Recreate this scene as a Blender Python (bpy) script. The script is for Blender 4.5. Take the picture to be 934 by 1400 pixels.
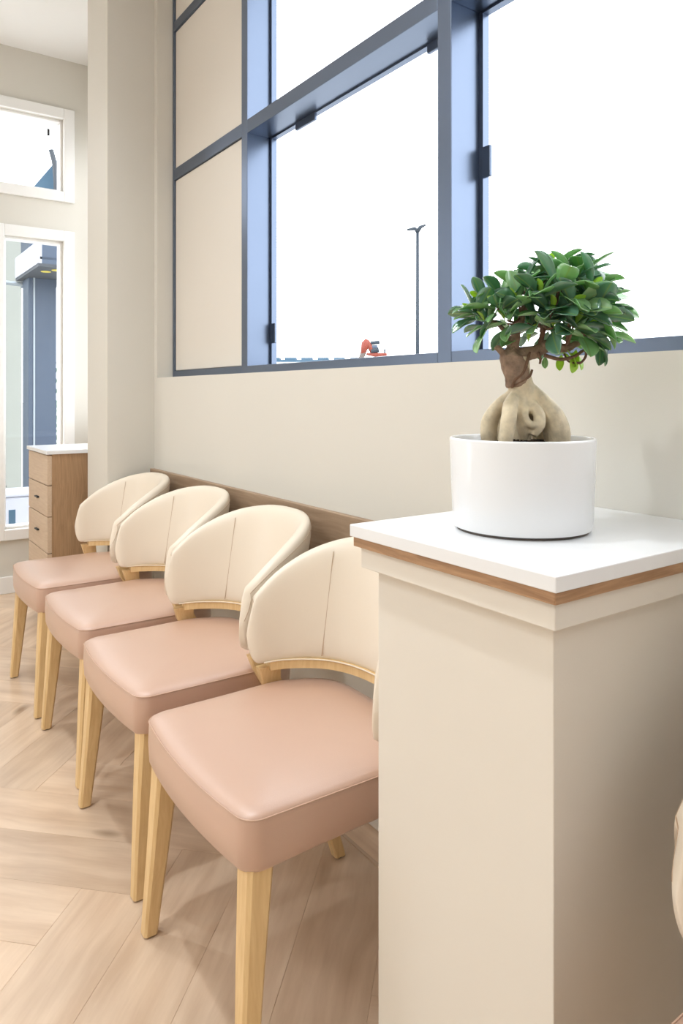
import bpy, bmesh, math, random
from mathutils import Vector, Matrix
for o in list(bpy.data.objects): bpy.data.objects.remove(o, do_unlink=True)
scn = bpy.context.scene
C = scn.collection
rnd = random.Random(11)

# ------------------------------------------------------------------ camera
# window wall runs along X (receding to -X), the room lies on -Y of it
YAW = math.atan2(0.572, 0.82)                     # turn from -X towards +Y
cam_d = bpy.data.cameras.new('camera'); cam = bpy.data.objects.new('camera', cam_d); C.objects.link(cam)
cam.location = (0, 0, 1.163)
cam.rotation_euler = (math.pi/2, 0, math.pi/2 - YAW)
cam_d.sensor_width = 36; cam_d.sensor_fit = 'AUTO'
cam_d.lens = 977/1400*36
cam_d.shift_y = -161/1400
cam_d.clip_start = 0.02; cam_d.clip_end = 400
scn.camera = cam

# ------------------------------------------------------------------ world, exposure
w = bpy.data.worlds.new('world'); scn.world = w; w.use_nodes = True
bg = w.node_tree.nodes['Background']
bg.inputs[0].default_value = (0.93, 0.965, 1.0, 1); bg.inputs[1].default_value = 4.2
vs = scn.view_settings
vs.view_transform = 'Standard'; vs.look = 'None'; vs.exposure = 0.07; vs.gamma = 1; vs.use_curve_mapping = False

def area_lamp(name, loc, sx, sy, watts, col=(1, .93, .84), rot=(0, 0, 0), parent=None, spread=180):
    l = bpy.data.lights.new(name, 'AREA'); l.shape = 'RECTANGLE'; l.size = sx; l.size_y = sy
    l.energy = watts; l.color = col; l.spread = math.radians(spread)
    o = bpy.data.objects.new(name, l); C.objects.link(o); o.location = loc; o.rotation_euler = rot
    if parent: o.parent = parent
    return o

# ------------------------------------------------------------------ helpers
def lin(c): return tuple(((v/255)/12.92 if v/255 <= .04045 else ((v/255+.055)/1.055)**2.4) for v in c)
def new_mat(name):
    m = bpy.data.materials.new(name); m.use_nodes = True
    return m, m.node_tree, m.node_tree.nodes['Principled BSDF']
def mat_plain(name, rgb, rough=.5, metal=0, var=.03, scale=6, bump=0, bscale=200, coat=0, spec=.5):
    m, nt, b = new_mat(name)
    tc = nt.nodes.new('ShaderNodeTexCoord')
    n = nt.nodes.new('ShaderNodeTexNoise'); n.inputs['Scale'].default_value = scale; n.inputs['Detail'].default_value = 4
    nt.links.new(tc.outputs['Object'], n.inputs['Vector'])
    r = nt.nodes.new('ShaderNodeValToRGB')
    c = lin(rgb)
    r.color_ramp.elements[0].color = tuple(v*(1-var) for v in c)+(1,)
    r.color_ramp.elements[1].color = tuple(min(1, v*(1+var)) for v in c)+(1,)
    r.color_ramp.elements[0].position = .3; r.color_ramp.elements[1].position = .7
    nt.links.new(n.outputs['Fac'], r.inputs['Fac']); nt.links.new(r.outputs['Color'], b.inputs['Base Color'])
    b.inputs['Roughness'].default_value = rough; b.inputs['Metallic'].default_value = metal
    b.inputs['Coat Weight'].default_value = coat; b.inputs['Coat Roughness'].default_value = .45 if coat > .4 else .05; b.inputs['Specular IOR Level'].default_value = spec
    if bump:
        n2 = nt.nodes.new('ShaderNodeTexNoise'); n2.inputs['Scale'].default_value = bscale; n2.inputs['Detail'].default_value = 3
        nt.links.new(tc.outputs['Object'], n2.inputs['Vector'])
        bp = nt.nodes.new('ShaderNodeBump'); bp.inputs['Strength'].default_value = bump; bp.inputs['Distance'].default_value = .002
        nt.links.new(n2.outputs['Fac'], bp.inputs['Height']); nt.links.new(bp.outputs['Normal'], b.inputs['Normal'])
    return m
def mat_wood(name, dark, light, axis='X', stretch=14, scale=5, rough=.45, bump=.15, knots=False, per_object=0, spec=.5):
    m, nt, b = new_mat(name)
    N = nt.nodes.new; L = nt.links.new
    tc = N('ShaderNodeTexCoord'); mp = N('ShaderNodeMapping')
    s = [scale*stretch]*3; s['XYZ'.index(axis)] = scale
    mp.inputs['Scale'].default_value = s
    oi = N('ShaderNodeObjectInfo'); ml = N('ShaderNodeMath'); ml.operation = 'MULTIPLY'; ml.inputs[1].default_value = 37.0
    L(oi.outputs['Random'], ml.inputs[0])
    cb = N('ShaderNodeCombineXYZ'); L(ml.outputs[0], cb.inputs[0]); L(ml.outputs[0], cb.inputs[1])
    ad = N('ShaderNodeVectorMath'); L(tc.outputs['Object'], ad.inputs[0]); L(cb.outputs[0], ad.inputs[1])
    # wavy distortion of the grain
    dn = N('ShaderNodeTexNoise'); dn.inputs['Scale'].default_value = 5; dn.inputs['Detail'].default_value = 1
    L(ad.outputs[0], dn.inputs['Vector'])
    dm = N('ShaderNodeVectorMath'); dm.operation = 'SCALE'; dm.inputs['Scale'].default_value = .035
    L(dn.outputs['Color'], dm.inputs[0])
    a2 = N('ShaderNodeVectorMath'); L(ad.outputs[0], a2.inputs[0]); L(dm.outputs[0], a2.inputs[1])
    L(a2.outputs[0], mp.inputs['Vector'])
    n = N('ShaderNodeTexNoise'); n.inputs['Scale'].default_value = 1; n.inputs['Detail'].default_value = 6; n.inputs['Roughness'].default_value = .6
    L(mp.outputs[0], n.inputs['Vector'])
    r = N('ShaderNodeValToRGB'); r.color_ramp.elements[0].position = .32; r.color_ramp.elements[1].position = .68
    r.color_ramp.elements[0].color = lin(dark)+(1,); r.color_ramp.elements[1].color = lin(light)+(1,)
    L(n.outputs['Fac'], r.inputs['Fac'])
    col = r.outputs['Color']
    if per_object:
        # broad tone patches and board-to-board difference
        bn = N('ShaderNodeTexNoise'); bn.inputs['Scale'].default_value = 3.2; bn.inputs['Detail'].default_value = 2
        L(ad.outputs[0], bn.inputs['Vector'])
        mr = N('ShaderNodeMapRange'); mr.inputs['From Min'].default_value = .3; mr.inputs['From Max'].default_value = .7
        mr.inputs['To Min'].default_value = .9; mr.inputs['To Max'].default_value = 1.08
        L(bn.outputs['Fac'], mr.inputs['Value'])
        mo = N('ShaderNodeMapRange'); mo.inputs['To Min'].default_value = 1-per_object; mo.inputs['To Max'].default_value = 1+per_object*.6
        L(oi.outputs['Random'], mo.inputs['Value'])
        mm = N('ShaderNodeMath'); mm.operation = 'MULTIPLY'; L(mr.outputs[0], mm.inputs[0]); L(mo.outputs[0], mm.inputs[1])
        vm = N('ShaderNodeVectorMath'); vm.operation = 'SCALE'; L(col, vm.inputs[0]); L(mm.outputs[0], vm.inputs['Scale'])
        col = vm.outputs[0]
    if knots:
        vo = N('ShaderNodeTexVoronoi'); vo.inputs['Scale'].default_value = 2.1
        km = N('ShaderNodeMapping'); ks = [1.9]*3; ks['XYZ'.index(axis)] = .9; km.inputs['Scale'].default_value = ks
        L(a2.outputs[0], km.inputs['Vector']); L(km.outputs[0], vo.inputs['Vector'])
        kr = N('ShaderNodeValToRGB'); kr.color_ramp.elements[0].position = .02; kr.color_ramp.elements[1].position = .1
        kr.color_ramp.elements[0].color = (.33, .27, .22, 1); kr.color_ramp.elements[1].color = (1, 1, 1, 1)
        L(vo.outputs['Distance'], kr.inputs['Fac'])
        mx = N('ShaderNodeMix'); mx.data_type = 'RGBA'; mx.blend_type = 'MULTIPLY'; mx.inputs[0].default_value = .75
        L(col, mx.inputs[6]); L(kr.outputs['Color'], mx.inputs[7]); col = mx.outputs[2]
    L(col, b.inputs['Base Color'])
    b.inputs['Roughness'].default_value = rough; b.inputs['Specular IOR Level'].default_value = spec
    bp = N('ShaderNodeBump'); bp.inputs['Strength'].default_value = bump; bp.inputs['Distance'].default_value = .001
    L(n.outputs['Fac'], bp.inputs['Height']); L(bp.outputs['Normal'], b.inputs['Normal'])
    return m
def mat_glass(name, tint=(1, 1, 1), refl=.06):
    m, nt, b = new_mat(name); nt.nodes.remove(b)
    t = nt.nodes.new('ShaderNodeBsdfTransparent'); t.inputs[0].default_value = tint+(1,)
    g = nt.nodes.new('ShaderNodeBsdfGlossy'); g.inputs['Roughness'].default_value = .01
    lw = nt.nodes.new('ShaderNodeLayerWeight'); lw.inputs[0].default_value = .5
    pw = nt.nodes.new('ShaderNodeMath'); pw.operation = 'POWER'; pw.inputs[1].default_value = 5
    nt.links.new(lw.outputs['Facing'], pw.inputs[0])
    fr = nt.nodes.new('ShaderNodeMath'); fr.operation = 'MULTIPLY_ADD'; fr.inputs[1].default_value = .5; fr.inputs[2].default_value = .025
    nt.links.new(pw.outputs[0], fr.inputs[0])
    mx = nt.nodes.new('ShaderNodeMixShader')
    nt.links.new(fr.outputs[0], mx.inputs[0]); nt.links.new(t.outputs[0], mx.inputs[1]); nt.links.new(g.outputs[0], mx.inputs[2])
    nt.links.new(mx.outputs[0], nt.nodes['Material Output'].inputs['Surface'])
    return m
def mat_leaf(name, rgb, trans, rough=.3, tmix=.3):
    m, nt, b = new_mat(name)
    N = nt.nodes.new; L = nt.links.new
    tc = N('ShaderNodeTexCoord'); sep = N('ShaderNodeSeparateXYZ'); L(tc.outputs['Object'], sep.inputs[0])
    ab = N('ShaderNodeMath'); ab.operation = 'ABSOLUTE'; L(sep.outputs[1], ab.inputs[0])
    mr = N('ShaderNodeMapRange'); mr.inputs['From Min'].default_value = .0; mr.inputs['From Max'].default_value = .0014
    mr.inputs['To Min'].default_value = 1.0; mr.inputs['To Max'].default_value = 0
    L(ab.outputs[0], mr.inputs['Value'])
    oi = N('ShaderNodeObjectInfo')
    hs = N('ShaderNodeHueSaturation'); hs.inputs['Color'].default_value = lin(rgb)+(1,)
    hv = N('ShaderNodeMapRange'); hv.inputs['To Min'].default_value = .7; hv.inputs['To Max'].default_value = 1.35
    L(oi.outputs['Random'], hv.inputs['Value']); L(hv.outputs[0], hs.inputs['Value'])
    mx = N('ShaderNodeMix'); mx.data_type = 'RGBA'; L(mr.outputs[0], mx.inputs[0])
    L(hs.outputs[0], mx.inputs[6]); mx.inputs[7].default_value = lin((150, 180, 110))+(1,)
    L(mx.outputs[2], b.inputs['Base Color'])
    b.inputs['Roughness'].default_value = rough; b.inputs['Specular IOR Level'].default_value = .8; b.inputs['Coat Weight'].default_value = 1; b.inputs['Coat Roughness'].default_value = .18
    tr = N('ShaderNodeBsdfTranslucent'); tr.inputs[0].default_value = lin(trans)+(1,)
    ms = N('ShaderNodeMixShader'); ms.inputs[0].default_value = tmix
    L(b.outputs[0], ms.inputs[1]); L(tr.outputs[0], ms.inputs[2])
    L(ms.outputs[0], nt.nodes['Material Output'].inputs['Surface'])
    return m

M = dict(
    wall=mat_plain('wall_paint', (220, 216, 207), .7, var=.008, scale=2, bump=.05, bscale=300),
    ceil=mat_plain('ceiling_paint', (249, 249, 248), .8, var=.005),
    white=mat_plain('white_trim', (244, 243, 241), .4, var=.006),
    slab=mat_plain('white_quartz', (238, 239, 241), .22, var=.006, scale=30),
    ped=mat_plain('pedestal_paint', (229, 222, 211), .6, var=.008, scale=2, bump=.04, bscale=300),
    floor=mat_wood('oak_floor', (213, 184, 156), (237, 212, 186), 'X', 10, 2.2, .34, .06, knots=True, per_object=.1),
    oakband=mat_wood('oak_band', (150, 112, 80), (192, 153, 116), 'X', 25, 5, .5, .2),
    rail=mat_wood('oak_rail', (150, 124, 100), (178, 152, 126), 'X', 25, 3, .5, .12),
    beech=mat_wood('beech', (224, 188, 134), (238, 206, 154), 'Z', 22, 5, .42, .08),
    cab=mat_wood('cabinet_oak', (160, 126, 92), (186, 150, 114), 'Z', 30, 4, .5, .12),
    cabfront=mat_wood('cabinet_front_oak', (204, 178, 152), (216, 192, 167), 'X', 30, 4, .45, .1),
    seat=mat_plain('rose_leather', (201, 164, 143), .34, var=.02, scale=4, bump=.1, bscale=500, coat=1, spec=.7),
    back=mat_plain('cream_leather', (236, 223, 205), .34, var=.012, scale=4, bump=.1, bscale=500),
    backpipe=mat_plain('cream_piping', (240, 224, 202), .5, var=.01),
    seatpipe=mat_plain('rose_piping', (206, 172, 150), .45, var=.01),
    stitch=mat_plain('stitch', (198, 172, 146), .7, var=.01),
    frame=mat_plain('blue_grey_aluminium', (110, 122, 142), .34, metal=.95, var=.03, scale=3),
    frameface=mat_plain('blue_grey_cover', (92, 100, 122), .42, metal=.2, var=.02, scale=3),
    panel=mat_plain('spandrel_panel', (222, 215, 205), .6, var=.008, scale=2),
    ceramic=mat_plain('white_ceramic', (240, 241, 243), .2, var=.003, coat=.3),
    saucer=mat_plain('dark_foot', (90, 80, 74), .6),
    soil=mat_plain('soil', (62, 48, 40), .95, var=.5, scale=120, bump=.9, bscale=200),
    root=mat_plain('ficus_root', (216, 201, 172), .55, var=.2, scale=60, bump=.5, bscale=140),
    bark=mat_plain('ficus_bark', (150, 126, 108), .8, var=.35, scale=70, bump=.9, bscale=220),
    twig=mat_plain('ficus_twig', (120, 92, 74), .8, var=.25, scale=90, bump=.5),
    leafd=mat_leaf('leaf_dark', (98, 142, 120), (120, 190, 100), .2),
    leafm=mat_leaf('leaf_mid', (150, 198, 140), (150, 215, 110), .26),
    leafy=mat_leaf('leaf_young', (168, 206, 84), (215, 245, 80), .35, .5),
    glass=mat_glass('window_glass'),
    navy=mat_plain('navy_steel', (64, 78, 98), .4, metal=.2),
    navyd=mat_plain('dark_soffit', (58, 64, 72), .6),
    steel=mat_plain('steel', (150, 160, 168), .4, metal=.4),
    black=mat_plain('black_metal', (40, 42, 46), .5),
    orange=mat_plain('orange_paint', (122, 40, 18), .5),
    pave=mat_plain('paving', (188, 188, 186), .9, var=.08, scale=1.5),
    outwall=mat_plain('pale_render', (150, 154, 148), .9, var=.02),
    outpanel=mat_plain('outdoor_white', (172, 176, 188), .6),
    outblue=mat_plain('blue_grey_cladding', (52, 84, 106), .6),
    yellow=mat_plain('yellow_lens', (214, 196, 70), .4),
    bush=mat_plain('shrub_leaf', (60, 110, 80), .6, var=.3, scale=30),
    mat=mat_plain('floor_mat', (96, 88, 84), .9, var=.2, scale=60),
    lampblue=mat_plain('lamp_post_paint', (12, 34, 50), .5),
    oakbandy=mat_wood('oak_band_side', (150, 112, 80), (192, 153, 116), 'Y', 25, 5, .5, .2),
    lens=mat_plain('frosted_lens', (250, 246, 236), .5),
)

def mesh_obj(name, me, mat, parent=None, smooth=False, angle=None):
    if mat and not me.materials: me.materials.append(M[mat] if isinstance(mat, str) else mat)
    o = bpy.data.objects.new(name, me); C.objects.link(o)
    if parent: o.parent = parent
    if smooth:
        for p in me.polygons: p.use_smooth = True
        if angle is not None:
            me.set_sharp_from_angle(angle=math.radians(angle))
    return o
def obj(name, bm, mat, parent=None, smooth=False, angle=None, bevel=0, seg=2):
    me = bpy.data.meshes.new(name)
    bmesh.ops.recalc_face_normals(bm, faces=bm.faces[:])
    bm.to_mesh(me); bm.free()
    o = mesh_obj(name, me, mat, parent, smooth, angle)
    if bevel:
        md = o.modifiers.new('bevel', 'BEVEL'); md.width = bevel; md.segments = seg; md.limit_method = 'ANGLE'
    return o
def bx(bm, x0, x1, y0, y1, z0, z1):
    v = [bm.verts.new(p) for p in ((x0,y0,z0),(x1,y0,z0),(x1,y1,z0),(x0,y1,z0),(x0,y0,z1),(x1,y0,z1),(x1,y1,z1),(x0,y1,z1))]
    for f in ((0,3,2,1),(4,5,6,7),(0,1,5,4),(1,2,6,5),(2,3,7,6),(3,0,4,7)): bm.faces.new([v[i] for i in f])
def box(name, x0, x1, y0, y1, z0, z1, mat, parent=None, bevel=0):
    """box whose origin lies at its own centre, placed in the world (or parent) frame"""
    bm = bmesh.new(); cx, cy, cz = (x0+x1)/2, (y0+y1)/2, (z0+z1)/2
    bx(bm, x0-cx, x1-cx, y0-cy, y1-cy, z0-cz, z1-cz)
    o = obj(name, bm, mat, parent, bevel=bevel); o.location = (cx, cy, cz)
    return o
def ring_loft(bm, rings, close_ends=True, closed_u=True):
    """rings: lists of equal length point lists"""
    vr = [[bm.verts.new(p) for p in r] for r in rings]
    n = len(vr[0])
    for a, b in zip(vr, vr[1:]):
        for i in range(n if closed_u else n-1):
            j = (i+1) % n
            try: bm.faces.new((a[i], a[j], b[j], b[i]))
            except ValueError: pass
    if close_ends:
        bm.faces.new(vr[0][::-1]); bm.faces.new(vr[-1])
    return vr
def frames(pts):
    pts = [Vector(p) for p in pts]; out = []; up = Vector((0, 0, 1)); prev = None
    for i, p in enumerate(pts):
        t = (pts[min(i+1, len(pts)-1)] - pts[max(i-1, 0)]).normalized()
        if prev is None:
            a = t.cross(up)
            if a.length < .1: a = t.cross(Vector((1, 0, 0)))
            a.normalize()
        else:
            a = (prev - t*prev.dot(t))
            a = a.normalized() if a.length > 1e-6 else t.orthogonal().normalized()
        prev = a; out.append((p, a, t.cross(a).normalized()))
    return out
def tube(bm, pts, rad, n=8, closed=False):
    fr = frames(pts); rings = []
    for k, (p, a, b) in enumerate(fr):
        r = rad[k] if isinstance(rad, (list, tuple)) else rad
        rings.append([p + (a*math.cos(2*math.pi*i/n) + b*math.sin(2*math.pi*i/n))*r for i in range(n)])
    if closed:
        vr = ring_loft(bm, rings, close_ends=False)
        a, b = vr[-1], vr[0]
        best = min(range(n), key=lambda s: sum((a[i].co-b[(i+s) % n].co).length for i in range(n)))
        for i in range(n): bm.faces.new((a[i], a[(i+1) % n], b[(i+1+best) % n], b[(i+best) % n]))
    else: ring_loft(bm, rings)
def spline(pts, k=6):
    P = [Vector(p) for p in pts]; out = []
    for i in range(len(P)-1):
        p0, p1, p2, p3 = P[max(i-1, 0)], P[i], P[i+1], P[min(i+2, len(P)-1)]
        for j in range(k):
            t = j/k
            out.append(.5*((2*p1)+(p2-p0)*t+(2*p0-5*p1+4*p2-p3)*t*t+(3*p1-p0-3*p2+p3)*t**3))
    out.append(P[-1]); return out
def lathe(bm, prof, n=48, close=False):
    rings = [[(r*math.cos(2*math.pi*i/n), r*math.sin(2*math.pi*i/n), z) for i in range(n)] for r, z in prof]
    ring_loft(bm, rings, close_ends=close)
def thing(name, label, cat, loc=(0,0,0), rotz=0, group=None):
    o = bpy.data.objects.new(name, None); C.objects.link(o); o.empty_display_size = .1
    o.location = loc; o.rotation_euler = (0, 0, rotz); o['label'] = label; o['category'] = cat
    if group: o['group'] = group
    return o
def struct(o, label=None, cat=None):
    o['kind'] = 'structure'
    if label: o['label'] = label
    if cat: o['category'] = cat
    return o
def sempty(name, loc, label, cat):
    o = bpy.data.objects.new(name, None); C.objects.link(o); o.location = loc; o.empty_display_size = .1
    return struct(o, label, cat)
def dup(root, loc, label):
    r = root.copy(); C.objects.link(r); r.location = loc; r['label'] = label
    for ch in list(root.children):
        c = ch.copy(); C.objects.link(c); c.parent = r
        for g in list(ch.children):
            d = g.copy(); C.objects.link(d); d.parent = c
    return r

# ------------------------------------------------------------------ room shell
XW, XE, YS, YW, ZC = -4.54, 2.2, -3.2, 1.18, 3.2      # west wall, east wall, south wall, window wall face, ceiling
XCOL0, XCOL1, YCOL = -3.5192, -3.2052, 0.9655             # column
YALC = 1.345                                          # alcove wall behind the column
SILL, HEAD = 1.2389, 3.16
struct(box('ceiling', XW-.2, XE+.2, YS-.2, 1.6, ZC, ZC+.2, 'ceil'), 'flat white ceiling over the waiting area', 'ceiling')
# window wall: low wall, head, east end
bm = bmesh.new()
bx(bm, XCOL1-.02, XE, YW, YW+.3, 0, SILL)
bx(bm, XCOL1-.02, XE, YW, YW+.3, HEAD, ZC)
bx(bm, XCOL1-.02, -3.1673, YW, YW+.3, SILL, HEAD)
bx(bm, 1.97, XE, YW, YW+.3, SILL, HEAD)
struct(obj('wall_north', bm, 'wall'), 'cream painted low wall under the big dark-framed window', 'wall')
bm = bmesh.new(); bx(bm, XCOL0, XCOL1, YCOL, YW+.3, 0, ZC)
struct(obj('wall_column', bm, 'wall'), 'cream square column between the chairs and the oak drawers', 'column')
bm = bmesh.new()
AX0, AX1, AZ0, AZ1 = -4.52, -3.58, .98, 2.78
bx(bm, XW, XCOL0, YALC, YALC+.15, 0, AZ0); bx(bm, XW, XCOL0, YALC, YALC+.15, AZ1, ZC)
bx(bm, XW, AX0, YALC, YALC+.15, AZ0, AZ1); bx(bm, AX1, XCOL0, YALC, YALC+.15, AZ0, AZ1)
struct(obj('wall_alcove', bm, 'wall'), 'cream alcove wall behind the column', 'wall')
# far (west) wall with two windows, plus an opening for the added one
UY0, UY1, UZ0, UZ1 = -.15, 1.10, 2.393, 2.835
LY0, LY1, LZ0, LZ1 = .768, 1.10, .373, 2.093
bm = bmesh.new()
T = .10
bx(bm, XW-T, XW, YS, -3.1, 0, ZC); bx(bm, XW-T, XW, -2.0, UY0, 0, ZC); bx(bm, XW-T, XW, -3.1, -2.0, 0, .37); bx(bm, XW-T, XW, -3.1, -2.0, 2.83, ZC); bx(bm, XW-T, XW, UY1, YALC+.15, 0, ZC)
bx(bm, XW-T, XW, UY0, UY1, UZ1, ZC); bx(bm, XW-T, XW, UY0, UY1, LZ1, UZ0)
bx(bm, XW-T, XW, UY0, LY0, 0, LZ1); bx(bm, XW-T, XW, LY0, LY1, 0, LZ0)
struct(obj('wall_west', bm, 'wall'), 'beige far wall with white-cased windows', 'wall')
bm = bmesh.new(); bx(bm, XW-.2, XE+.2, YS-.2, YS, 0, ZC); struct(obj('wall_south', bm, 'wall'), 'cream wall behind the camera', 'wall')
bm = bmesh.new(); bx(bm, XE, XE+.2, YS, YW+.3, 0, ZC); struct(obj('wall_east', bm, 'wall'), 'cream wall at the near end of the room', 'wall')
# baseboards
def board(name, x0, x1, y0, y1, label):
    bm = bmesh.new(); bx(bm, x0, x1, y0, y1, 0, .1)
    struct(obj(name, bm, 'white', bevel=.004), label, 'baseboard')
board('baseboard_north', XCOL1, XE, YW-.014, YW, 'white baseboard along the foot of the window wall')
board('baseboard_west', XW, XW+.014, YS, YALC, 'white baseboard along the far beige wall')
board('baseboard_column', XCOL0, XCOL1+.014, YCOL-.014, YCOL, 'white baseboard at the foot of the column')
# oak bumper rail behind the chairs
tr = box('trim_1', XCOL1, 2.0, YW-.02, YW, .69, 0.8213, 'rail', bevel=.002)
struct(tr, 'brown oak bumper rail on the wall behind the chair backs', 'wall rail')

# ------------------------------------------------------------------ big dark-framed window
W1 = sempty('window_1', (-1.3, 1.28, SILL), 'large blue-grey aluminium framed window with bare white sky', 'window')
def wbox(name, x0, x1, y0, y1, z0, z1, mat, bevel=.0):
    o = box(name, x0, x1, y0, y1, z0, z1, mat, None, bevel)
    o.parent = W1; o.location = o.location - Vector(W1.location)
    return o
YF, YB = 1.2538, 1.38
mull = [(-3.1673, -3.1498), (-2.4686, -2.4214), (-1.3656, -1.3153), (-.262, -.212), (.832, .882), (1.90, 1.97)]
tz = [(SILL, 1.2707), (2.151, 2.2023), (2.8374, 2.8815), (3.12, HEAD)]
for a, b in mull: wbox('mullion', a, b, YF, YB, SILL, HEAD, 'frame', .0015)
for i in range(len(mull)-1):
    x0, x1 = mull[i][1], mull[i+1][0]
    for z0, z1 in tz: wbox('transom', x0, x1, YF, YB, z0, z1, 'frame', .0015)
    for k in range(3):
        z0, z1 = tz[k][1], tz[k+1][0]
        if i == 0:
            wbox('panel', x0+.002, x1-.002, YF+.008, YF+.04, z0+.002, z1-.002, 'panel', .002)
            continue
        s = .014
        ys0, ys1 = YB-.028, YB-.006
        sash = bmesh.new()
        cx, cz = (x0+x1)/2, (z0+z1)/2
        for q in ((x0, x0+s, z0, z1), (x1-s, x1, z0, z1), (x0+s, x1-s, z0, z0+.004), (x0+s, x1-s, z1-.006, z1)):
            bx(sash, q[0]-cx, q[1]-cx, ys0-YB, ys1-YB, q[2]-cz, q[3]-cz)
        so = obj('sash', sash, 'frame', W1); so.location = Vector((cx, YB, cz))-Vector(W1.location)
        wbox('pane', x0+s*.5, x1-s*.5, YB-.019, YB-.013, z0+.002, z1-.003, 'glass')
# small hinges and latches on the sashes
wbox('latch', -1.303, -1.276, YB-.029, YB-.0195, 1.72, 1.80, 'frame', .002)
wbox('latch', -2.409, -2.383, YB-.029, YB-.0195, 1.359, 1.435, 'frame', .002)
wbox('hinge', -2.23, -2.10, YB-.03, YB-.0195, 2.122, 2.148, 'frame', .002)
wbox('hinge', -1.515, -1.40, YB-.03, YB-.0195, 2.122, 2.148, 'frame', .002)

# ------------------------------------------------------------------ far white-cased windows
def far_window(name, y0, y1, z0, z1, label, cw=.062):
    e = sempty(name, (XW, (y0+y1)/2, z0), label, 'window')
    def part(n, a, b, c, d, x0, x1, m='white', bev=.004):
        o = box(n, x0, x1, a, b, c, d, m, None, bev); o.parent = e; o.location = o.location-Vector(e.location)
        return o
    for (a, b, c, d) in ((y0-cw, y0, z0-cw, z1+cw), (y1, y1+cw, z0-cw, z1+cw), (y0, y1, z1, z1+cw), (y0, y1, z0-cw, z0)):
        part('casing', a, b, c, d, XW-.001, XW+.022)
    f = .014
    for (a, b, c, d) in ((y0, y0+f, z0, z1), (y1-f, y1, z0, z1), (y0+f, y1-f, z1-f, z1), (y0+f, y1-f, z0, z0+f)):
        part('frame', a, b, c, d, XW-T, XW-.02, 'white', .003)
    part('pane', y0+f-.004, y1-f+.004, z0+f-.004, z1-f+.004, XW-.065, XW-.059, 'glass', 0)
    return e
e = far_window('window_2', UY0, UY1, UZ0, UZ1, 'upper white-cased window high on the far wall')
o = box('bracket', XW-.06, XW-.05, 1.02, 1.033, 2.74, 2.78, 'black'); o.parent = e; o.location = o.location-Vector(e.location)
far_window('window_3', LY0, LY1, LZ0, LZ1, 'tall narrow white-cased window beside the oak drawers')
far_window('added_window', -3.1, -2.0, .37, 2.83, 'wide white-cased window added out of view on the far wall for extra daylight')  # unseen window, added to bring more daylight onto ceiling and floor
e = sempty('window_4', ((AX0+AX1)/2, YALC, AZ0), 'white-framed alcove window hidden behind the column', 'window')
for (a, b, c, d) in ((AX0, AX0+.05, AZ0, AZ1), (AX1-.05, AX1, AZ0, AZ1), (AX0+.05, AX1-.05, AZ1-.05, AZ1), (AX0+.05, AX1-.05, AZ0, AZ0+.05), (AX0+.05, AX1-.05, 2.12, 2.17)):
    o = box('frame', a, b, YALC+.04, YALC+.11, c, d, 'white'); o.parent = e; o.location = o.location-Vector(e.location)
o = box('pane', AX0+.04, AX1-.04, YALC+.07, YALC+.076, AZ0+.04, AZ1-.04, 'glass'); o.parent = e; o.location = o.location-Vector(e.location)

# ------------------------------------------------------------------ herringbone oak floor
PW, PL = .178, .89
bm = bmesh.new(); bx(bm, XW-.2, XE+.2, YS-.2, 1.6, -.14, -.0012)
fl = struct(obj('floor', bm, 'floor'), 'pale oak floor laid in a herringbone', 'floor')
def clip(poly, a, b, c):           # keep a*x+b*y<=c
    out = []
    for i in range(len(poly)):
        p, q = poly[i], poly[(i+1) % len(poly)]
        dp, dq = a*p[0]+b*p[1]-c, a*q[0]+b*q[1]-c
        if dp <= 0: out.append(p)
        if dp*dq < 0:
            t = dp/(dp-dq); out.append((p[0]+(q[0]-p[0])*t, p[1]+(q[1]-p[1])*t))
    return out
FY = 1.078
S2 = math.sqrt(.5)
planks = []
g = .00025
for k in range(-60, 60):
    for j in range(-12, 12):
        for V in (0, 1):
            u0, v0 = k*PW + j*PL + 1.549-PL, k*PW - j*PL - .898
            if V: r = (u0+PL, u0+PL+PW, v0+PW-PL, v0+PW)
            else: r = (u0, u0+PL, v0, v0+PW)
            r = (r[0]+g, r[1]-g, r[2]+g, r[3]-g)
            uv = [(r[0], r[2]), (r[1], r[2]), (r[1], r[3]), (r[0], r[3])]
            # u=(-X+Y)/sqrt2  v=(X+Y)/sqrt2
            xy = [((v-u)*S2, (u+v)*S2) for u, v in uv]
            xs = [p[0] for p in xy]; ys = [p[1] for p in xy]
            if max(xs) < XW or min(xs) > XE or max(ys) < YS or min(ys) > FY: continue
            for cl in ((0, 1, FY), (0, -1, -YS), (1, 0, XE), (-1, 0, -XW)):
                if xy: xy = clip(xy, *cl)
            if len(xy) < 3: continue
            cx = sum(p[0] for p in xy)/len(xy); cy = sum(p[1] for p in xy)/len(xy)
            if cx < XCOL0 and cy > 1.2: continue
            planks.append((math.hypot(cx+.8, cy-.3) if cy > -1.2 and cx < .6 else 50+abs(cx), cx, cy, xy, V))
planks.sort(key=lambda p: p[0])
full_cache = {}
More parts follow.
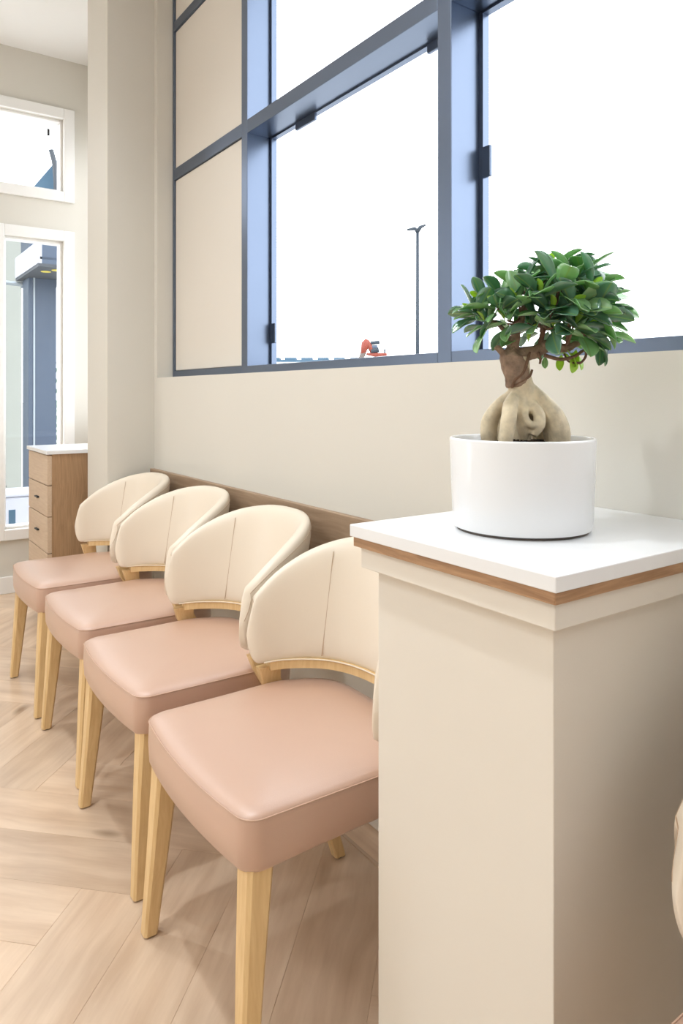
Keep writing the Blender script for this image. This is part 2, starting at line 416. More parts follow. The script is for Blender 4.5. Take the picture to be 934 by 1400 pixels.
def plank_mesh(loc_pts, key=None):
    if key and key in full_cache: return full_cache[key]
    bm = bmesh.new()
    top = [(x, y, 0) for x, y in loc_pts]
    n = len(top)
    cxx = sum(p[0] for p in top)/n; cyy = sum(p[1] for p in top)/n
    L0 = [bm.verts.new((x, y, -.0013)) for x, y, z in top]
    L1 = [bm.verts.new((x, y, -.0007)) for x, y, z in top]
    def ins(x, y):
        d = math.hypot(x-cxx, y-cyy); s = max(0, 1-.0007/max(d, .01)); return (cxx+(x-cxx)*s, cyy+(y-cyy)*s, 0)
    L2 = [bm.verts.new(ins(x, y)) for x, y, z in top]
    for A, B in ((L0, L1), (L1, L2)):
        for i in range(n): bm.faces.new((A[i], A[(i+1) % n], B[(i+1) % n], B[i]))
    bm.faces.new(L2)
    bmesh.ops.recalc_face_normals(bm, faces=bm.faces[:])
    me = bpy.data.meshes.new('plank'); bm.to_mesh(me); bm.free(); me.materials.append(M['floor'])
    if key: full_cache[key] = me
    return me
rest = []
for i, (d, cx, cy, xy, V) in enumerate(planks):
    ang = math.radians(45 if V else 135)
    ca, sa = math.cos(-ang), math.sin(-ang)
    loc = [((x-cx)*ca-(y-cy)*sa, (x-cx)*sa+(y-cy)*ca) for x, y in xy]
    if i < 280:
        area = abs(sum(loc[q][0]*loc[(q+1) % len(loc)][1]-loc[(q+1) % len(loc)][0]*loc[q][1] for q in range(len(loc))))/2
        full = len(loc) == 4 and area > PW*PL*.97
        me = plank_mesh(loc, ('full') if full else None)
        o = bpy.data.objects.new('plank', me); C.objects.link(o); o.parent = fl
        o.location = (cx, cy, 0); o.rotation_euler = (0, 0, ang)
    else: rest.append(xy)
if rest:
    bm = bmesh.new()
    for xy in rest:
        a = [bm.verts.new((x, y, -.0013)) for x, y in xy]; b = [bm.verts.new((x, y, 0)) for x, y in xy]
        for i in range(len(xy)): bm.faces.new((a[i], a[(i+1) % len(xy)], b[(i+1) % len(xy)], b[i]))
        bm.faces.new(b)
    o = obj('far_planks', bm, 'floor', fl); o['kind'] = 'stuff'
# straight border board and pale inlay strip along the window wall
o = box('border_board', XCOL1, XE, FY+.011, YW, -.006, 0, 'floor', fl)
o = box('inlay_strip', XCOL1, XE, FY+.001, FY+.01, -.006, .0015, 'cabfront', fl)

# ------------------------------------------------------------------ pedestal
P = thing('pedestal', 'cream square pedestal with white stone top and oak edge band, carrying the potted ficus', 'pedestal', (-.754, .92, 0))
def pbox(name, x0, x1, y0, y1, z0, z1, mat, bev):
    o = box(name, x0, x1, y0, y1, z0, z1, mat, None, bev); o.parent = P; o.location = o.location-Vector(P.location); return o
pbox('body', -.927, -.574, .72, YW-.0005, 0, .897, 'ped', .0015)
pbox('trim_board', -.947, -.556, .70, YW-.0005, .878, .9125, 'ped', .0015)
pbox('oak_band', -.957, -.550, .692, .712, .9125, .928, 'oakband', .0006)
pbox('oak_band', -.569, -.549, .6925, YW-.0005, .9125, .928, 'oakbandy', .0006)
pbox('oak_band', -.958, -.938, .6925, YW-.0005, .9125, .928, 'oakbandy', .0006)
pbox('top_slab', -.963, -.545, .688, YW-.0005, .928, .948, 'slab', .0015)

# ------------------------------------------------------------------ chairs
def fillet(poly, radii, k=8, dens=.02):
    out = []; n = len(poly)
    for i in range(n):
        p = Vector(poly[i]); a = (Vector(poly[i-1])-p); b = (Vector(poly[(i+1) % n])-p)
        la, lb = a.length, b.length; a.normalize(); b.normalize(); r = radii[i]
        th = a.angle(b)/2; d = min(r/math.tan(th), la*.49, lb*.49); r = d*math.tan(th)
        c = p + (a+b).normalized()*(r/math.sin(th))
        s = p+a*d-c; e = p+b*d-c
        a0 = math.atan2(s.y, s.x); a1 = math.atan2(e.y, e.x)
        da = (a1-a0+math.pi) % (2*math.pi)-math.pi
        arc = [(c.x+r*math.cos(a0+da*t/k), c.y+r*math.sin(a0+da*t/k)) for t in range(k+1)]
        out.append(arc)
    res = []
    for i in range(n):
        res += out[i]
        q0 = Vector(out[i][-1]); q1 = Vector(out[(i+1) % n][0]); m = int((q1-q0).length/dens)
        for t in range(1, m): res.append(tuple(q0.lerp(q1, t/m)))
    return res
seat_out = fillet([(-.237, 0), (.237, 0), (.243, .33), (.185, .455), (-.185, .455), (-.243, .33)], [.032, .032, .1, .11, .11, .1])
def bow(p):
    x, y = p
    return (x, y-.02*max(0, 1-(x/.237)**2)*max(0, 1-y/.2))
seat_out = [bow(p) for p in seat_out]
SCX, SCY = 0, .22
def seat_ring(inset, z, f=None):
    out = []
    for x, y in seat_out:
        d = math.hypot(x-SCX, y-SCY); s = 1-inset/d
        zz = z(x, y) if callable(z) else z
        out.append(((SCX+(x-SCX)*s), SCY+(y-SCY)*s, zz))
    return out
ZS = .462
def spine(h):   # plan parameters of the back shell at height h (0 bottom, 1 top)
    return (.233+.019*h, .205+.066*h, .27)
ZB = .521
tops = [(0, .824), (15, .822), (30, .814), (45, .801), (60, .779), (72, .752), (80, .728), (86, .703), (90, .681), (94, .653), (97, .627), (99, .606), (100, .590)]
bots = [(0, .521), (60, .521), (86, .521), (90, .523), (94, .531), (97, .546), (99, .566), (100, .586)]
def curve(tab, a):
    a = abs(a); n = len(tab)
    for i in range(n-1):
        if a <= tab[i+1][0] or i == n-2:
            (x0, y0), (x1, y1) = tab[i], tab[i+1]
            pm = tab[i-1] if i else (-tab[1][0], tab[1][1]); pn = tab[i+2] if i+2 < n else tab[i+1]
            m0 = (y1-pm[1])/(x1-pm[0]); m1 = (pn[1]-y0)/max(pn[0]-x0, 1e-6)
            h = x1-x0; t = min(1, (a-x0)/h)
            return (2*t**3-3*t*t+1)*y0+(t**3-2*t*t+t)*h*m0+(-2*t**3+3*t*t)*y1+(t**3-t*t)*h*m1
def ztop(a): return curve(tops, a)
NEXP = 2.4
def plan(a, z):
    """point of the shell's mid surface and its outward normal at angle a (degrees) and height z"""
    def P(a):
        h = (z-ZB)/.30; A, B, Y0 = spine(h)
        if abs(a) > 90:
            s = math.copysign(1, a); return Vector((s*(A+.0013*(abs(a)-90)), Y0-(abs(a)-90)*.0020, 0))
        t = math.radians(a)
        return Vector((A*math.copysign(abs(math.sin(t))**(2/NEXP), t), Y0+B*max(math.cos(t), 0)**(2/NEXP), 0))
    p = P(a); d = (P(a+.4)-P(a-.4)).normalized(); nn = Vector((-d.y, d.x, 0))
    if nn.dot(p-Vector((0, .25, 0))) < 0: nn = -nn
    return p, nn
def taper(a):
    t = min(1, max(0, (abs(a)-55)/37)); return t*t*(3-2*t)
def make_chair(label):
    t = thing('side_chair', label, 'chair', (0, 0, 0), 0, 'leather chairs along the window wall')
    # seat cushion with boxed side
    zb = lambda x, y: .374+.012*min(1, max(0, y/.4))
    bm = bmesh.new()
    rings = [seat_ring(.03, lambda x, y: zb(x, y)+.004), seat_ring(.006, zb), seat_ring(.001, lambda x, y: zb(x, y)+.006), seat_ring(-.0015, .42), seat_ring(.0, .452), seat_ring(.001, ZS),
             seat_ring(.004, ZS+.004), seat_ring(.012, ZS+.0085), seat_ring(.03, ZS+.0125), seat_ring(.06, ZS+.016), seat_ring(.11, ZS+.019), seat_ring(.16, ZS+.0205), seat_ring(.19, ZS+.021)]
    ring_loft(bm, rings)
    seat = obj('seat', bm, 'seat', t, True, 60)
    bm = bmesh.new(); tube(bm, seat_ring(.0003, ZS+.001), .0013, 6, True); obj('piping', bm, 'seatpipe', seat, True)
    # back shell
    cols = [-100, -99.7, -99, -98, -96.5, -94.5, -92.5, -90, -87, -84, -80]+list(range(-75, 76, 5))+[80, 84, 87, 90, 92.5, 94.5, 96.5, 98, 99, 99.7, 100]
    def zlim(a): return curve(bots, a), ztop(a)
    HT = .024
    K = 28
    def section(a):
        z0, z1 = zlim(a); zm = (z0+z1)/2; hh = max((z1-z0)/2, .001); out = []
        for i in range(K):
            ph = 2*math.pi*i/K
            c, s = math.cos(ph), math.sin(ph)
            ez = math.copysign(abs(s)**(2/(5.5 if hh > .06 else 3.2)), s)
            et = math.copysign(abs(c)**(2/(2.6 if s > 0 else 4.0)), c)
            z = zm+hh*ez
            p, nn = plan(a, z)
            tp = min(1, max(0, (abs(a)-55)/37)); tp = tp*tp*(3-2*tp)
            th = HT*(1-.6*tp if et < 0 else 1)*(1 if abs(a) < 90 else math.sqrt(max(.02, 1-((abs(a)-90)/10.2)**2)))
            q = p+nn*(et*th)
            out.append((q.x, q.y, z))
        return out
    bm = bmesh.new(); ring_loft(bm, [section(a) for a in cols])
    back = obj('backrest', bm, 'back', t, True, 80)
    # stitched seams: two on the inner face, one line inside the rim
    for a in (-46, 46):
        pts = []
        for i in range(15):
            z = ZB+.012+(ztop(a)-ZB-.034)*i/14; p, nn = plan(a, z); q = p-nn*(HT-.0006); pts.append((q.x, q.y, z))
        bm = bmesh.new(); tube(bm, pts, .0011, 5); obj('seam', bm, 'stitch', back, True)
    pts = [section(a)[3] for a in cols[2:-2]]
    bm = bmesh.new(); tube(bm, pts, .0009, 5); obj('rim_seam', bm, 'stitch', back, True)
    pts = []
    for a in range(-88, 89, 4):
        z = ZB+.003; p, nn = plan(a, z); q = p-nn*(HT*.95*(1-.6*taper(a))); pts.append((q.x, q.y, z))
    bm = bmesh.new(); tube(bm, pts, .0018, 6); obj('bottom_piping', bm, 'backpipe', back, True)
    # wooden rail under the shell
    bm = bmesh.new(); rings = []
    for a in list(range(-84, 85, 4)):
        p, nn = plan(a, ZB); i, o = p-nn*(.0205*(1-.6*taper(a))), p+nn*.018
        rings.append([(i.x, i.y, .502), (o.x, o.y, .502), (o.x, o.y, ZB+.004), (i.x, i.y, ZB+.004)])
    ring_loft(bm, rings); obj('back_rail', bm, 'beech', t, True, 40)
    # legs
    def leg(stations, name='leg'):
        bm = bmesh.new(); rings = []
        for (x, y, z, wx, wy, ch) in stations:
            a, b = wx/2, wy/2
            rings.append([(x-a+ch, y-b, z), (x+a-ch, y-b, z), (x+a, y-b+ch, z), (x+a, y+b-ch, z), (x+a-ch, y+b, z), (x-a+ch, y+b, z), (x-a, y+b-ch, z), (x-a, y-b+ch, z)])
        ring_loft(bm, rings); lg = obj(name, bm, 'beech', t, True, 30)
        x, y, z, wx, wy, ch = stations[0]
        bm = bmesh.new(); lathe(bm, [(.009, 0), (.011, .001), (.011, .006)], 12, True)
        ft = obj('glide', bm, 'saucer', lg); ft.location = (x, y, 0)
    for s in (-1, 1):
        leg([(s*.224, .002, .004, .030, .030, .005), (s*.211, .018, .2, .040, .040, .006), (s*.203, .033, .385, .050, .05, .007)])
        leg([(s*.205, .485, .004, .026, .030, .004), (s*.222, .43, .2, .027, .038, .004), (s*.247, .352, .40, .022, .046, .003), (s*.251, .314, .47, .021, .052, .003), (s*.243, .305, .508, .024, .060, .003)])
    return t
YCH = .547
chair = make_chair('leather chair nearest the pedestal, its back partly hidden by the pedestal')
chair.location = (-1.276, YCH-.008, 0)
dup(chair, (-1.846, YCH+.010, 0), 'second leather chair from the pedestal, rose seat and cream back')
dup(chair, (-2.402, YCH+.03, 0), 'third leather chair from the pedestal, rose seat and cream back')
dup(chair, (-2.957, YCH+.028, 0), 'leather chair farthest from the pedestal, next to the column')
dup(chair, (-.200, YCH-.02, 0), 'leather chair on the other side of the pedestal, only its cream wing in view')

# ------------------------------------------------------------------ drawers
D = thing('drawer_cabinet', 'oak cabinet of flat drawers with white top behind the column', 'cabinet', (-3.815, 1.06, 0))
def dbox(name, x0, x1, y0, y1, z0, z1, mat, bev=0, par=None):
    o = box(name, x0, x1, y0, y1, z0, z1, mat, None, bev); p = par or D; o.parent = p
    off = Vector(D.location) + (Vector(par.location) if par else Vector())
    o.location = o.location-off; return o
dbox('body', -4.02, -3.60, .82, 1.33, .08, .875, 'cab', .001)
dbox('plinth', -4.005, -3.615, .86, 1.32, 0, .08, 'cab', 0)
dbox('top', -4.03, -3.59, .792, YALC, .875, .893, 'slab', .001)
zz = [.085, .40, .575, .725, .871]
for i in range(4):
    dr = dbox('drawer', -4.0185, -3.6015, .80, .82, zz[i]+.002, zz[i+1]-.002, 'cabfront', .001)
    if i in (1, 2): dbox('handle', -3.83, -3.775, .788, .80, (zz[i]+zz[i+1])/2-.001, (zz[i]+zz[i+1])/2+.006, 'black', .001, dr)

# ------------------------------------------------------------------ potted ficus
PX, PY, PZ = -.777, .895, .948
RV = Vector((.572, .82, 0)).normalized(); FV = Vector((-.82, .572, 0)).normalized()
PT = thing('potted_ficus', 'ficus with swollen roots in a white round pot on the pedestal', 'potted plant', (PX, PY, PZ))
SC = 1.15/977
def pp(px, py, depth=0.0):       # plant-local point: across the view, up, and depth away
    v = RV*((px-713)*SC) + FV*depth
    return Vector((v.x, v.y, 1.163+(539-py)*SC-PZ))
bm = bmesh.new()
lathe(bm, [(.02, .0025), (.101, .0025), (.108, .005), (.1095, .012), (.1125, .08), (.1145, .142), (.1138, .1450), (.1125, .1458), (.1105, .1455), (.109, .143), (.107, .12), (.106, .118), (.02, .118)], 72, True)
obj('pot', bm, 'ceramic', PT, True, 50)
bm = bmesh.new(); lathe(bm, [(.09, 0), (.103, 0), (.103, .003), (.09, .003)], 48, True); obj('pot_foot', bm, 'saucer', PT)
bm = bmesh.new()
nr = 10
rings = []
sr = random.Random(3)
for k in range(nr+1):
    r = .108*(1-k/nr)+.001
    rings.append([(r*math.cos(2*math.pi*i/40), r*math.sin(2*math.pi*i/40), .133+sr.uniform(-.003, .004) + .008*(k/nr)) for i in range(40)])
ring_loft(bm, rings); obj('soil', bm, 'soil', PT)
# swollen roots: overlapping tubes fused by a voxel remesh
bm = bmesh.new()
def rt(pts, rad, k=5):
    p = spline([pp(*q) for q in pts], k)
    rr = []
    for i in range(len(rad)-1):
        for j in range(k): rr.append((rad[i]+(rad[i+1]-rad[i])*(j/k))*SC)
    rr.append(rad[-1]*SC)
    tube(bm, p, rr, 14)
rt([(709, 488, 0), (710, 512, 0), (713, 532, 0), (714, 552, 0), (714, 580, .004), (714, 612, .006)], [14, 15.5, 18, 19, 15, 12])
rt([(720, 528, .0), (737, 547, -.002), (752, 570, -.006), (759, 590, -.008), (760, 615, -.008)], [9, 13, 18, 18.5, 16])           # big right root
rt([(703, 538, .0), (686, 554, .014), (674, 575, .020), (672, 595, .020), (674, 615, .020)], [8, 9.5, 12, 12, 9])           # left root
rt([(702, 540, -.012), (692, 553, -.030), (687, 572, -.043), (683, 592, -.047), (680, 618, -.047)], [7, 10, 10.5, 10, 9])     # front left root
rt([(709, 545, -.012), (707, 566, -.022), (709, 582, -.026), (712, 600, -.022)], [10, 11, 9, 5])
rt([(722, 552, -.016), (730, 566, -.028), (729, 580, -.033), (721, 594, -.034)], [8, 8, 8.5, 5])
rt([(718, 556, -.022), (710, 566, -.034), (714, 577, -.038), (723, 580, -.038), (730, 570, -.034)], [4, 5, 5, 5.5, 5])
rt([(728, 545, .02), (744, 575, .034), (748, 615, .036)], [10, 13, 12])
rt([(702, 545, .03), (696, 580, .045), (692, 615, .046)], [10, 11, 10])
tk = obj('root_trunk', bm, 'root', PT, True)
md = tk.modifiers.new('fuse', 'REMESH'); md.mode = 'VOXEL'; md.voxel_size = .0022; md.use_smooth_shade = True
md = tk.modifiers.new('soft', 'SMOOTH'); md.factor = .5; md.iterations = 3
# brown barked stem on top, with wrapped twigs
bm = bmesh.new()
rt([(708, 529, -.001), (707, 512, -.001), (703, 498, 0), (701, 487, 0), (704, 478, 0)], [15.5, 18.3, 18, 17, 9])
rt([(700, 488, 0), (690, 485, -.004), (680, 477, -.006), (676, 479, -.006)], [8, 5, 4, 2])
rt([(704, 492, 0), (720, 484, 0), (735, 480, 0), (750, 473, 0), (772, 476, -.004), (790, 468, -.006), (803, 458, 0)], [12, 10, 9, 8.5, 6, 4.5, 3])
rt([(702, 487, 0), (703, 470, 0), (707, 452, 0), (714, 432, 0), (722, 405, .004), (728, 385, .005)], [9, 7, 6, 5, 3.5, 2])
rt([(697, 490, .004), (698, 472, .006), (692, 455, .006), (682, 443, .006), (666, 436, .004), (655, 432, 0)], [6, 4.5, 3.5, 3, 2.5, 1.8])
stm = obj('barked_stem', bm, 'bark', PT, True)
md = stm.modifiers.new('fuse', 'REMESH'); md.mode = 'VOXEL'; md.voxel_size = .0018; md.use_smooth_shade = True
tx = bpy.data.textures.new('bark_noise', 'CLOUDS'); tx.noise_scale = .012
md = stm.modifiers.new('rough', 'DISPLACE'); md.texture = tx; md.strength = .004; md.mid_level = .5
# thin branches and aerial roots
def branch(pts, r0, r1):
    bm = bmesh.new(); p = spline([pp(*q) for q in pts], 5); n = len(p)
    tube(bm, p, [(r0+(r1-r0)*i/(n-1))*SC for i in range(n)], 8); obj('branch', bm, 'twig', PT, True)
tips = []
branch([(722, 482, -.01), (712, 508, -.02), (700, 520, -.019), (697, 528, -.016)], 2, 2.2)
branch([(724, 506, -.016), (720, 515, -.018), (708, 522, -.02), (696, 530, -.014)], 1.6, 1.6)
branch([(733, 482, -.01), (736, 492, -.012), (735, 498, -.012)], 2.2, 1.4)
branch([(741, 486, -.012), (760, 492, -.02), (778, 489, -.022), (793, 480, -.02), (795, 488, -.02), (788, 497, -.02), (781, 496, -.02)], 2.6, 1.4)
branch([(768, 484, -.012), (772, 494, -.016), (780, 497, -.018), (788, 496, -.02)], 1.4, 1.2)
CL = [  # leaf rosettes: px, py, depth, count, length px, tilt
 (648,430,.0,6,32), (660,412,.01,5,30), (676,425,-.03,7,33), (688,404,.02,7,36), (700,418,-.045,7,34), (664,444,-.01,5,32),
 (716,398,.0,7,40), (724,412,-.055,7,38), (740,385,.03,7,38), (752,372,.0,8,38), (748,405,-.06,7,42), (772,368,.03,7,38),
 (776,390,-.03,8,40), (796,380,.0,7,38), (808,398,.02,7,38), (790,410,-.055,8,40), (818,418,-.01,7,40), (822,436,.01,6,40),
 (800,432,-.05,8,40), (766,428,-.065,8,40), (740,432,-.055,7,38), (728,440,.03,6,34), (760,445,.03,7,36), (790,455,-.02,6,36), (808,458,-.03,6,36), (700,440,.03,6,32), (712,456,.02,4,28), (770,412,.06,7,38), (730,395,.06,7,36), (800,412,.06,6,38), (744,452,-.045,6,34), (770,450,-.05,6,36), (726,446,-.04,5,32), (785,445,.03,6,34), (748,450,.04,6,34), (768,462,.01,5,30), (690,440,-.02,5,30)]
cpos = [pp(a, b, c) for a, b, c, d, e in CL]
main = [pp(714, 432, 0), pp(728, 400, .004), pp(750, 473, 0), pp(772, 474, -.004), pp(803, 458, 0), pp(666, 436, .004), pp(740, 440, 0), pp(760, 420, 0), pp(785, 425, 0)]
branch([(738, 478, 0), (742, 455, 0), (752, 430, 0), (762, 405, 0), (768, 385, .01)], 4, 2)
branch([(775, 474, -.004), (772, 455, -.02), (776, 435, -.02), (788, 415, -.01), (800, 395, 0)], 3.2, 1.8)
branch([(795, 464, -.004), (806, 446, 0), (816, 430, 0)], 2.6, 1.6)
for c in cpos:
    m = min(main, key=lambda q: (q-c).length)
    mid = (m+c)/2+Vector((0, 0, -.006))
    bm = bmesh.new(); tube(bm, spline([m, mid, c], 4), 1.5*SC, 6); obj('branch', bm, 'twig', PT, True)
def leaf_mesh(name, wr, fold, droop, mat):
    st = [(0, .0), (.06, .08), (.16, .34), (.32, .7), (.5, .95), (.66, 1), (.8, .88), (.91, .6), (.97, .3), (1, .05)]
    bm = bmesh.new(); rows = []
    for t, wd in st:
        w_ = wd*wr/2; z = -droop*t*t
        rows.append([bm.verts.new((t, -w_, z+fold*w_)), bm.verts.new((t, -w_*.5, z+fold*w_*.36)), bm.verts.new((t, 0, z)), bm.verts.new((t, w_*.5, z+fold*w_*.36)), bm.verts.new((t, w_, z+fold*w_))])
    for a, b in zip(rows, rows[1:]):
        for i in range(4): bm.faces.new((a[i], a[i+1], b[i+1], b[i]))
    bmesh.ops.recalc_face_normals(bm, faces=bm.faces[:])
    for v in bm.verts: v.co *= .042
    bmesh.ops.solidify(bm, geom=bm.faces[:], thickness=.0006)
    me = bpy.data.meshes.new(name); bm.to_mesh(me); bm.free(); me.materials.append(M[mat])
    for p in me.polygons: p.use_smooth = True
    return me
lm = {m: [leaf_mesh('leaf', .50, .45, .12, m), leaf_mesh('leaf', .58, .3, .22, m), leaf_mesh('leaf', .46, .55, .05, m)] for m in ('leafd', 'leafm', 'leafy')}
ctr = pp(742, 440, 0)
lr = random.Random(21)
def put_leaf(p, direction, size, mat, roll=0):
    d = direction.normalized(); up = Vector((0, 0, 1))
    y = up.cross(d)
    if y.length < .15: y = RV.copy()
    y.normalize(); z = d.cross(y).normalized()
    rot = Matrix((d, y, z)).transposed() @ Matrix.Rotation(roll, 3, 'X')
    o = bpy.data.objects.new('leaf', lr.choice(lm[mat])); C.objects.link(o); o.parent = PT
    o.location = p; o.rotation_euler = rot.to_euler(); o.scale = (size/.042,)*3
for (a, b, c, n, L), p in zip(CL, cpos):
    out = (p-ctr); out.z *= .9; out = out.normalized() if out.length > .01 else Vector((0, 0, 1))
    ax = (out*1.0+Vector((0, 0, .75))).normalized()
    e1 = ax.orthogonal().normalized(); e2 = ax.cross(e1)
    ph = lr.uniform(0, 6.28)
    for i in range(n):
        ang = ph+i*2.4
        el = .1+.95*(i/n)+lr.uniform(-.15, .15)
        d = (e1*math.cos(ang)+e2*math.sin(ang))*math.cos(el)+ax*math.sin(el)
        sz = L*SC*1.22*lr.uniform(.75, 1.15)
        mt = 'leafd' if lr.random() < .58 else 'leafm'
        put_leaf(p+d*.004-ax*.006*(1-i/n), d, sz, mt, lr.uniform(-.8, .8))
    if lr.random() < .85:
        put_leaf(p+ax*.004, ax+Vector((lr.uniform(-.3, .3), lr.uniform(-.3, .3), .2)), L*SC*.6, 'leafy', lr.uniform(-1, 1))
for (a, b, c, dx, dz, L, mt) in [(752,378,.0,-.2,1,32,'leafm'), (772,378,.01,.2,1,36,'leafm'), (786,372,.01,.6,.6,30,'leafy'), (793,376,0,.9,.7,36,'leafm'), (808,392,0,1,.35,44,'leafm'), (820,428,0,1,.15,44,'leafd'), (815,410,0,1,.3,46,'leafm'),
        (812,462,-.02,.1,-1,38,'leafd'), (772,478,-.01,.3,-.6,28,'leafy'), (778,482,-.015,.1,-1,28,'leafy'), (768,484,.0,-.2,-.9,24,'leafy'), (788,480,.01,.3,-.9,28,'leafy'), (776,486,.01,.6,-.6,24,'leafy'), (785,478,-.01,-.2,-.8,26,'leafy'), (766,480,0,.5,-.5,24,'leafy'), (748,486,.01,-.1,-.8,18,'leafm'), (790,470,0,.4,-.4,26,'leafy'), (798,470,-.02,.5,-.3,26,'leafm'),
        (654,432,0,-1,.05,36,'leafm'), (656,436,0,-1,-.25,34,'leafd'), (664,446,-.01,-1,-.3,34,'leafm'), (720,470,-.01,.2,1,26,'leafy'), (716,462,-.02,.4,.8,22,'leafy')]:
    put_leaf(pp(a, b, c), RV*dx+Vector((0, 0, dz))-FV*.25, L*SC, mt, lr.uniform(-.3, .3))

# ------------------------------------------------------------------ ceiling downlights and added fill panels
def downlight(x, y, watts, label):
    t = thing('downlight', label, 'ceiling light', (x, y, ZC), 0, 'recessed ceiling downlights')
    bm = bmesh.new(); lathe(bm, [(.06, -.001), (.075, -.001), (.075, -.006), (.058, -.004)], 24, False); obj('rim', bm, 'white', t, True)
    bm = bmesh.new(); lathe(bm, [(.001, -.002), (.058, -.002)], 24, False); obj('lens', bm, 'lens', t)
    l = bpy.data.lights.new('bulb', 'SPOT'); l.energy = watts; l.color = (.90, .96, 1); l.spot_size = math.radians(120); l.spot_blend = .8; l.shadow_soft_size = .05
    o = bpy.data.objects.new('bulb', l); C.objects.link(o); o.parent = t; o.location = (0, 0, -.02)
def panel(x, y, watts, label, sx=1.2, sy=.6):  # unseen soft panel, added as general fill light for the room
    t = thing('fill_panel', label, 'ceiling light', (x, y, ZC), 0, 'added ceiling fill panels')
    o = box('frame', -sx/2-.02, sx/2+.02, -sy/2-.02, sy/2+.02, -.012, -.0005, 'white', t)
    area_lamp('lamp', (0, 0, -.016), sx, sy, watts, (.88, .95, 1), (0, 0, 0), t)
DLW = 60
downlight(-1.32, .05, DLW*1.25, 'recessed downlight above the chair nearest the pedestal')
downlight(-2.75, .05, DLW*.7, 'recessed downlight above the farthest chair')
downlight(-3.9, -.6, DLW*.5, 'recessed downlight before the far wall')
downlight(-2.0, .55, DLW*.3, 'recessed downlight close to the big window')
panel(-1.2, -1.5, 21, 'added fill light panel on the ceiling in the middle of the room')
panel(-3.0, -1.5, 9, 'added fill light panel on the ceiling towards the far wall')
panel(-.2, -2.4, 20, 'added fill light panel on the ceiling behind the camera')

# ------------------------------------------------------------------ outside
bm = bmesh.new(); bx(bm, -120, 60, -60, 160, -.5, -.15); struct(obj('ground', bm, 'pave'), 'pale paving outside the windows', 'ground')
# navy column with canopy box, seen through the tall far window
K = thing('canopy_column', 'dark navy steel column with a canopy box seen through the tall far window', 'canopy', (-6.95, 1.47, -.15))
def kbox(name, x0, x1, y0, y1, z0, z1, mat, bev=0):
    o = box(name, x0, x1, y0, y1, z0, z1, mat, None, bev); o.parent = K; o.location = o.location-Vector(K.location); return o
kbox('column', -7.1, -6.85, 1.36, 1.60, -.15, 2.21, 'navy', .004)
kbox('column_fin', -6.85, -6.84, 1.40, 1.415, -.15, 2.21, 'steel')
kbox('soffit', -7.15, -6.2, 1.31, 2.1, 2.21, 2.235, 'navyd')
kbox('fascia', -6.22, -6.2, 1.335, 2.1, 2.235, 2.40, 'navy')
kbox('side_panel', -7.15, -6.2, 1.305, 1.335, 2.235, 2.42, 'outpanel')
kbox('upper_column', -7.6, -7.2, 1.44, 1.72, 2.21, 3.02, 'navy')
for x in (-6.45, -6.33):
    bm = bmesh.new(); lathe(bm, [(.001, 0), (.04, 0), (.045, .01)], 16); o = obj('spot_lens', bm, 'yellow', K); o.location = Vector((x, 1.42+(x+6.45)*.5, 2.207))-Vector(K.location)
kbox('rod', -6.23, -6.2, 1.32, 1.9, 2.27, 2.29, 'black')
bm = bmesh.new(); tube(bm, [(-7.15, 1.2, 2.19), (-7.1, 1.62, 2.17)], .02, 8); o = obj('tie_rod', bm, 'steel', K); o.location = -Vector(K.location)
# slanted roof strut in the upper window
bm = bmesh.new(); tube(bm, spline([(-7.5, 1.70, 3.60), (-7.5, 1.735, 3.45), (-7.5, 1.75, 3.2), (-7.5, 1.75, 2.9)], 4), .025, 8)
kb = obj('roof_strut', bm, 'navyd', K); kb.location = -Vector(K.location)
bm = bmesh.new()
g0 = [bm.verts.new((-7.6, y, z)) for y, z in ((1.52, 3.18), (1.80, 3.57), (2.4, 3.57), (2.4, 3.18))]; g1 = [bm.verts.new((-7.75, v.co.y, v.co.z)) for v in g0]
bm.faces.new(g0); bm.faces.new(g1[::-1])
for i in range(4): bm.faces.new((g0[i], g0[(i+1) % 4], g1[(i+1) % 4], g1[i]))
kb = obj('gable', bm, 'outblue', K); kb.location = -Vector(K.location)
o = box('neighbour_wall', -8.4, -8.2, .0, 1.56, -.15, 3.0, 'outwall'); struct(o, 'pale rendered wall outside the tall far window', 'wall')
# white bin outside
B = thing('storage_bin', 'low white storage bin with black lever outside the tall far window', 'bin', (-6.3, 1.12, -.15))
o = box('bin_body', -.18, .18, -.09, .2, 0, .5, 'outpanel', B, .02)
o = box('bin_lid', -.19, .19, -.1, .21, .5, .53, 'outpanel', B, .01)
bm = bmesh.new(); tube(bm, [(0, -.04, .56), (0, -.09, .6)], .012, 8); obj('lever', bm, 'black', B)
o = box('bin_slot', -.02, .182, -.05, .0, .2, .4, 'outblue', B)
o = box('door_mat', -5.9, -5.2, .75, 1.0, -.15, -.135, 'mat', None, .004); o['label'] = 'dark mat on the paving outside the tall window'; o['category'] = 'mat'
# shrub
S = thing('shrub', 'dark green shrub beyond the navy column', 'shrub', (-9.6, 2.3, -.15))
bm = bmesh.new(); br = random.Random(5)
for i in range(500):
    a, z, r = br.uniform(0, 6.28), br.uniform(.1, 1.7), br.uniform(.05, .32)
    c = Vector((r*math.cos(a), r*math.sin(a), z)); d = Vector((br.uniform(-1, 1), br.uniform(-1, 1), br.uniform(-.3, 1))).normalized(); e = d.orthogonal().normalized()
    bm.faces.new([bm.verts.new(c), bm.verts.new(c+d*.05+e*.025), bm.verts.new(c+d*.1), bm.verts.new(c+d*.05-e*.025)])
obj('foliage', bm, 'bush', S)
bm = bmesh.new(); tube(bm, [(0, 0, 0), (.02, 0, .9)], .02, 6); obj('stem', bm, 'twig', S)

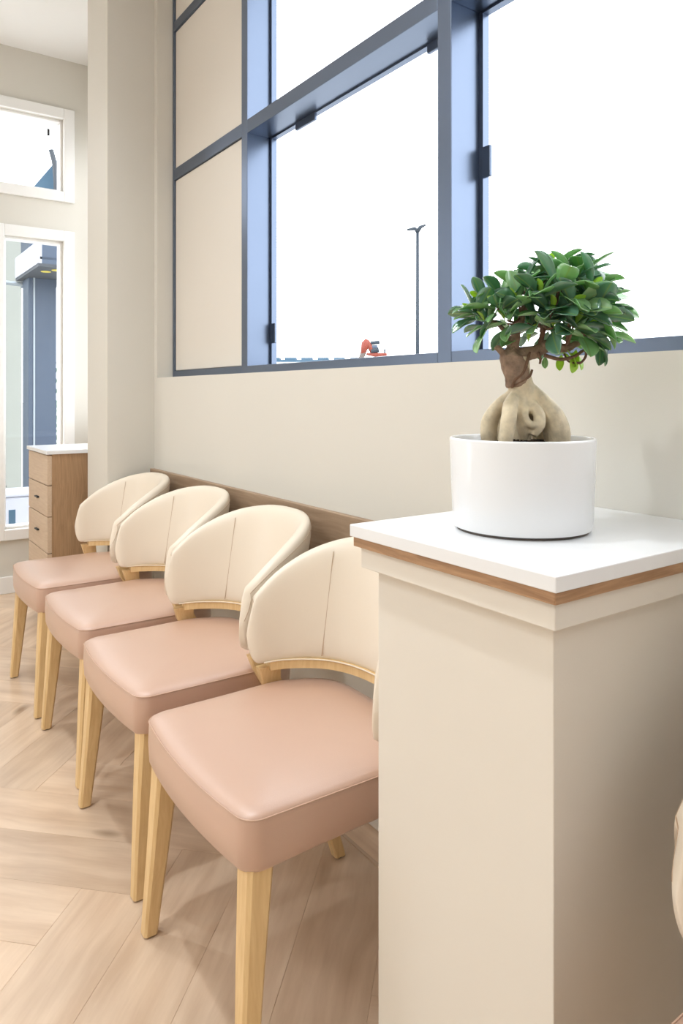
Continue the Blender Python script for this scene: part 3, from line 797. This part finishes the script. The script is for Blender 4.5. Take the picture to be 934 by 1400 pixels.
# things outside the big window
def ray(px, t): return (FV + RV*((px-467)/977))*t
lp = ray(571, 30)
Lp = thing('street_lamp', 'tall thin street lamp standing against the white sky', 'street lamp', (lp.x, lp.y, -.15))
bm = bmesh.new(); tube(bm, [(0, 0, 0), (0, 0, 8.25)], [.09, .065], 10); obj('pole', bm, 'lampblue', Lp, True)
for s, n in ((-1, .34), (1, .26)):
    bm = bmesh.new(); d = RV*s
    tube(bm, [(0, 0, 8.15), d*.12+Vector((0, 0, 8.33 if s > 0 else 8.27)), d*n*1.3+Vector((0, 0, 8.42 if s > 0 else 8.22))], [.09, .08, .04], 8); obj('lamp_head', bm, 'lampblue', Lp, True)
bl = ray(508, 34)
Bm = thing('boom_lift', 'orange boom lift with its basket raised outside the window', 'boom lift', (bl.x, bl.y, -.15))
def bp_(px, py, t=34): v = ray(px, t); return Vector((v.x, v.y, 1.163+(539-py)*t/977))-Vector(Bm.location)
bm = bmesh.new(); tube(bm, [bp_(470, 560), bp_(494, 490), bp_(497, 482)], .13, 8); obj('lower_arm', bm, 'mat', Bm)
bm = bmesh.new(); tube(bm, [bp_(496, 484), bp_(500, 470), bp_(502, 464)], [.12, .22, .1], 10); tube(bm, [bp_(502, 466), bp_(506, 474), bp_(509, 482)], [.1, .13, .1], 10); obj('arm_joint', bm, 'orange', Bm, True)
bm = bmesh.new(); tube(bm, [bp_(501, 484), bp_(512, 485), bp_(529, 484.5)], [.05, .1, .07], 8); obj('basket_floor', bm, 'orange', Bm)
bm = bmesh.new(); tube(bm, [bp_(507, 469), bp_(519, 468)], .09, 8); tube(bm, [bp_(507, 480), bp_(518, 478)], .13, 8); obj('basket_rail', bm, 'lampblue', Bm)
bm = bmesh.new(); tube(bm, [bp_(508, 474.5), bp_(516, 474.5)], .1, 8); obj('control_box', bm, 'navy', Bm)
bm = bmesh.new(); tube(bm, [bp_(526, 484), bp_(526, 477)], .04, 6); obj('basket_post', bm, 'lampblue', Bm)
bm = bmesh.new(); bx(bm, -1.2, 1.2, -.8, .8, .35, 1.1); 
for sx in (-.8, .8):
    for sy in (-.8, .8): tube(bm, [(sx, sy-.12, .35), (sx, sy+.12, .35)], .35, 16)
o = obj('chassis', bm, 'orange', Bm); o.location = bp_(470, 560)-Vector((0, 0, bp_(470, 560).z))
# far flat-roofed building over the sill
fb0, fb1 = ray(360, 70), ray(500, 70)
FB = thing('far_building', 'low blue-grey flat roofed building on the horizon at the window sill', 'building', (fb0.x, fb0.y, -.15))
dv = (fb1-fb0); ln = dv.length; rz = math.atan2(dv.y, dv.x); FB.rotation_euler = (0, 0, rz)
zr = 1.163+(539-490)*70/977+.15
box('wall', 0, ln, 0, 8, 0, zr-.35, 'white', FB)
box('parapet', 0, ln, -.05, 8, zr-.35, zr-.12, 'outblue', FB)
for i in range(6):
    box('rooftop_unit', ln*(.16*i+.05), ln*(.16*i+.05)+1.1, .0, 2, zr-.12, zr+.08, 'outblue', FB)
    box('window', ln*(.16*i+.03), ln*(.16*i+.03)+.7, -.04, .1, zr-1.6, zr-.45, 'outblue', FB)
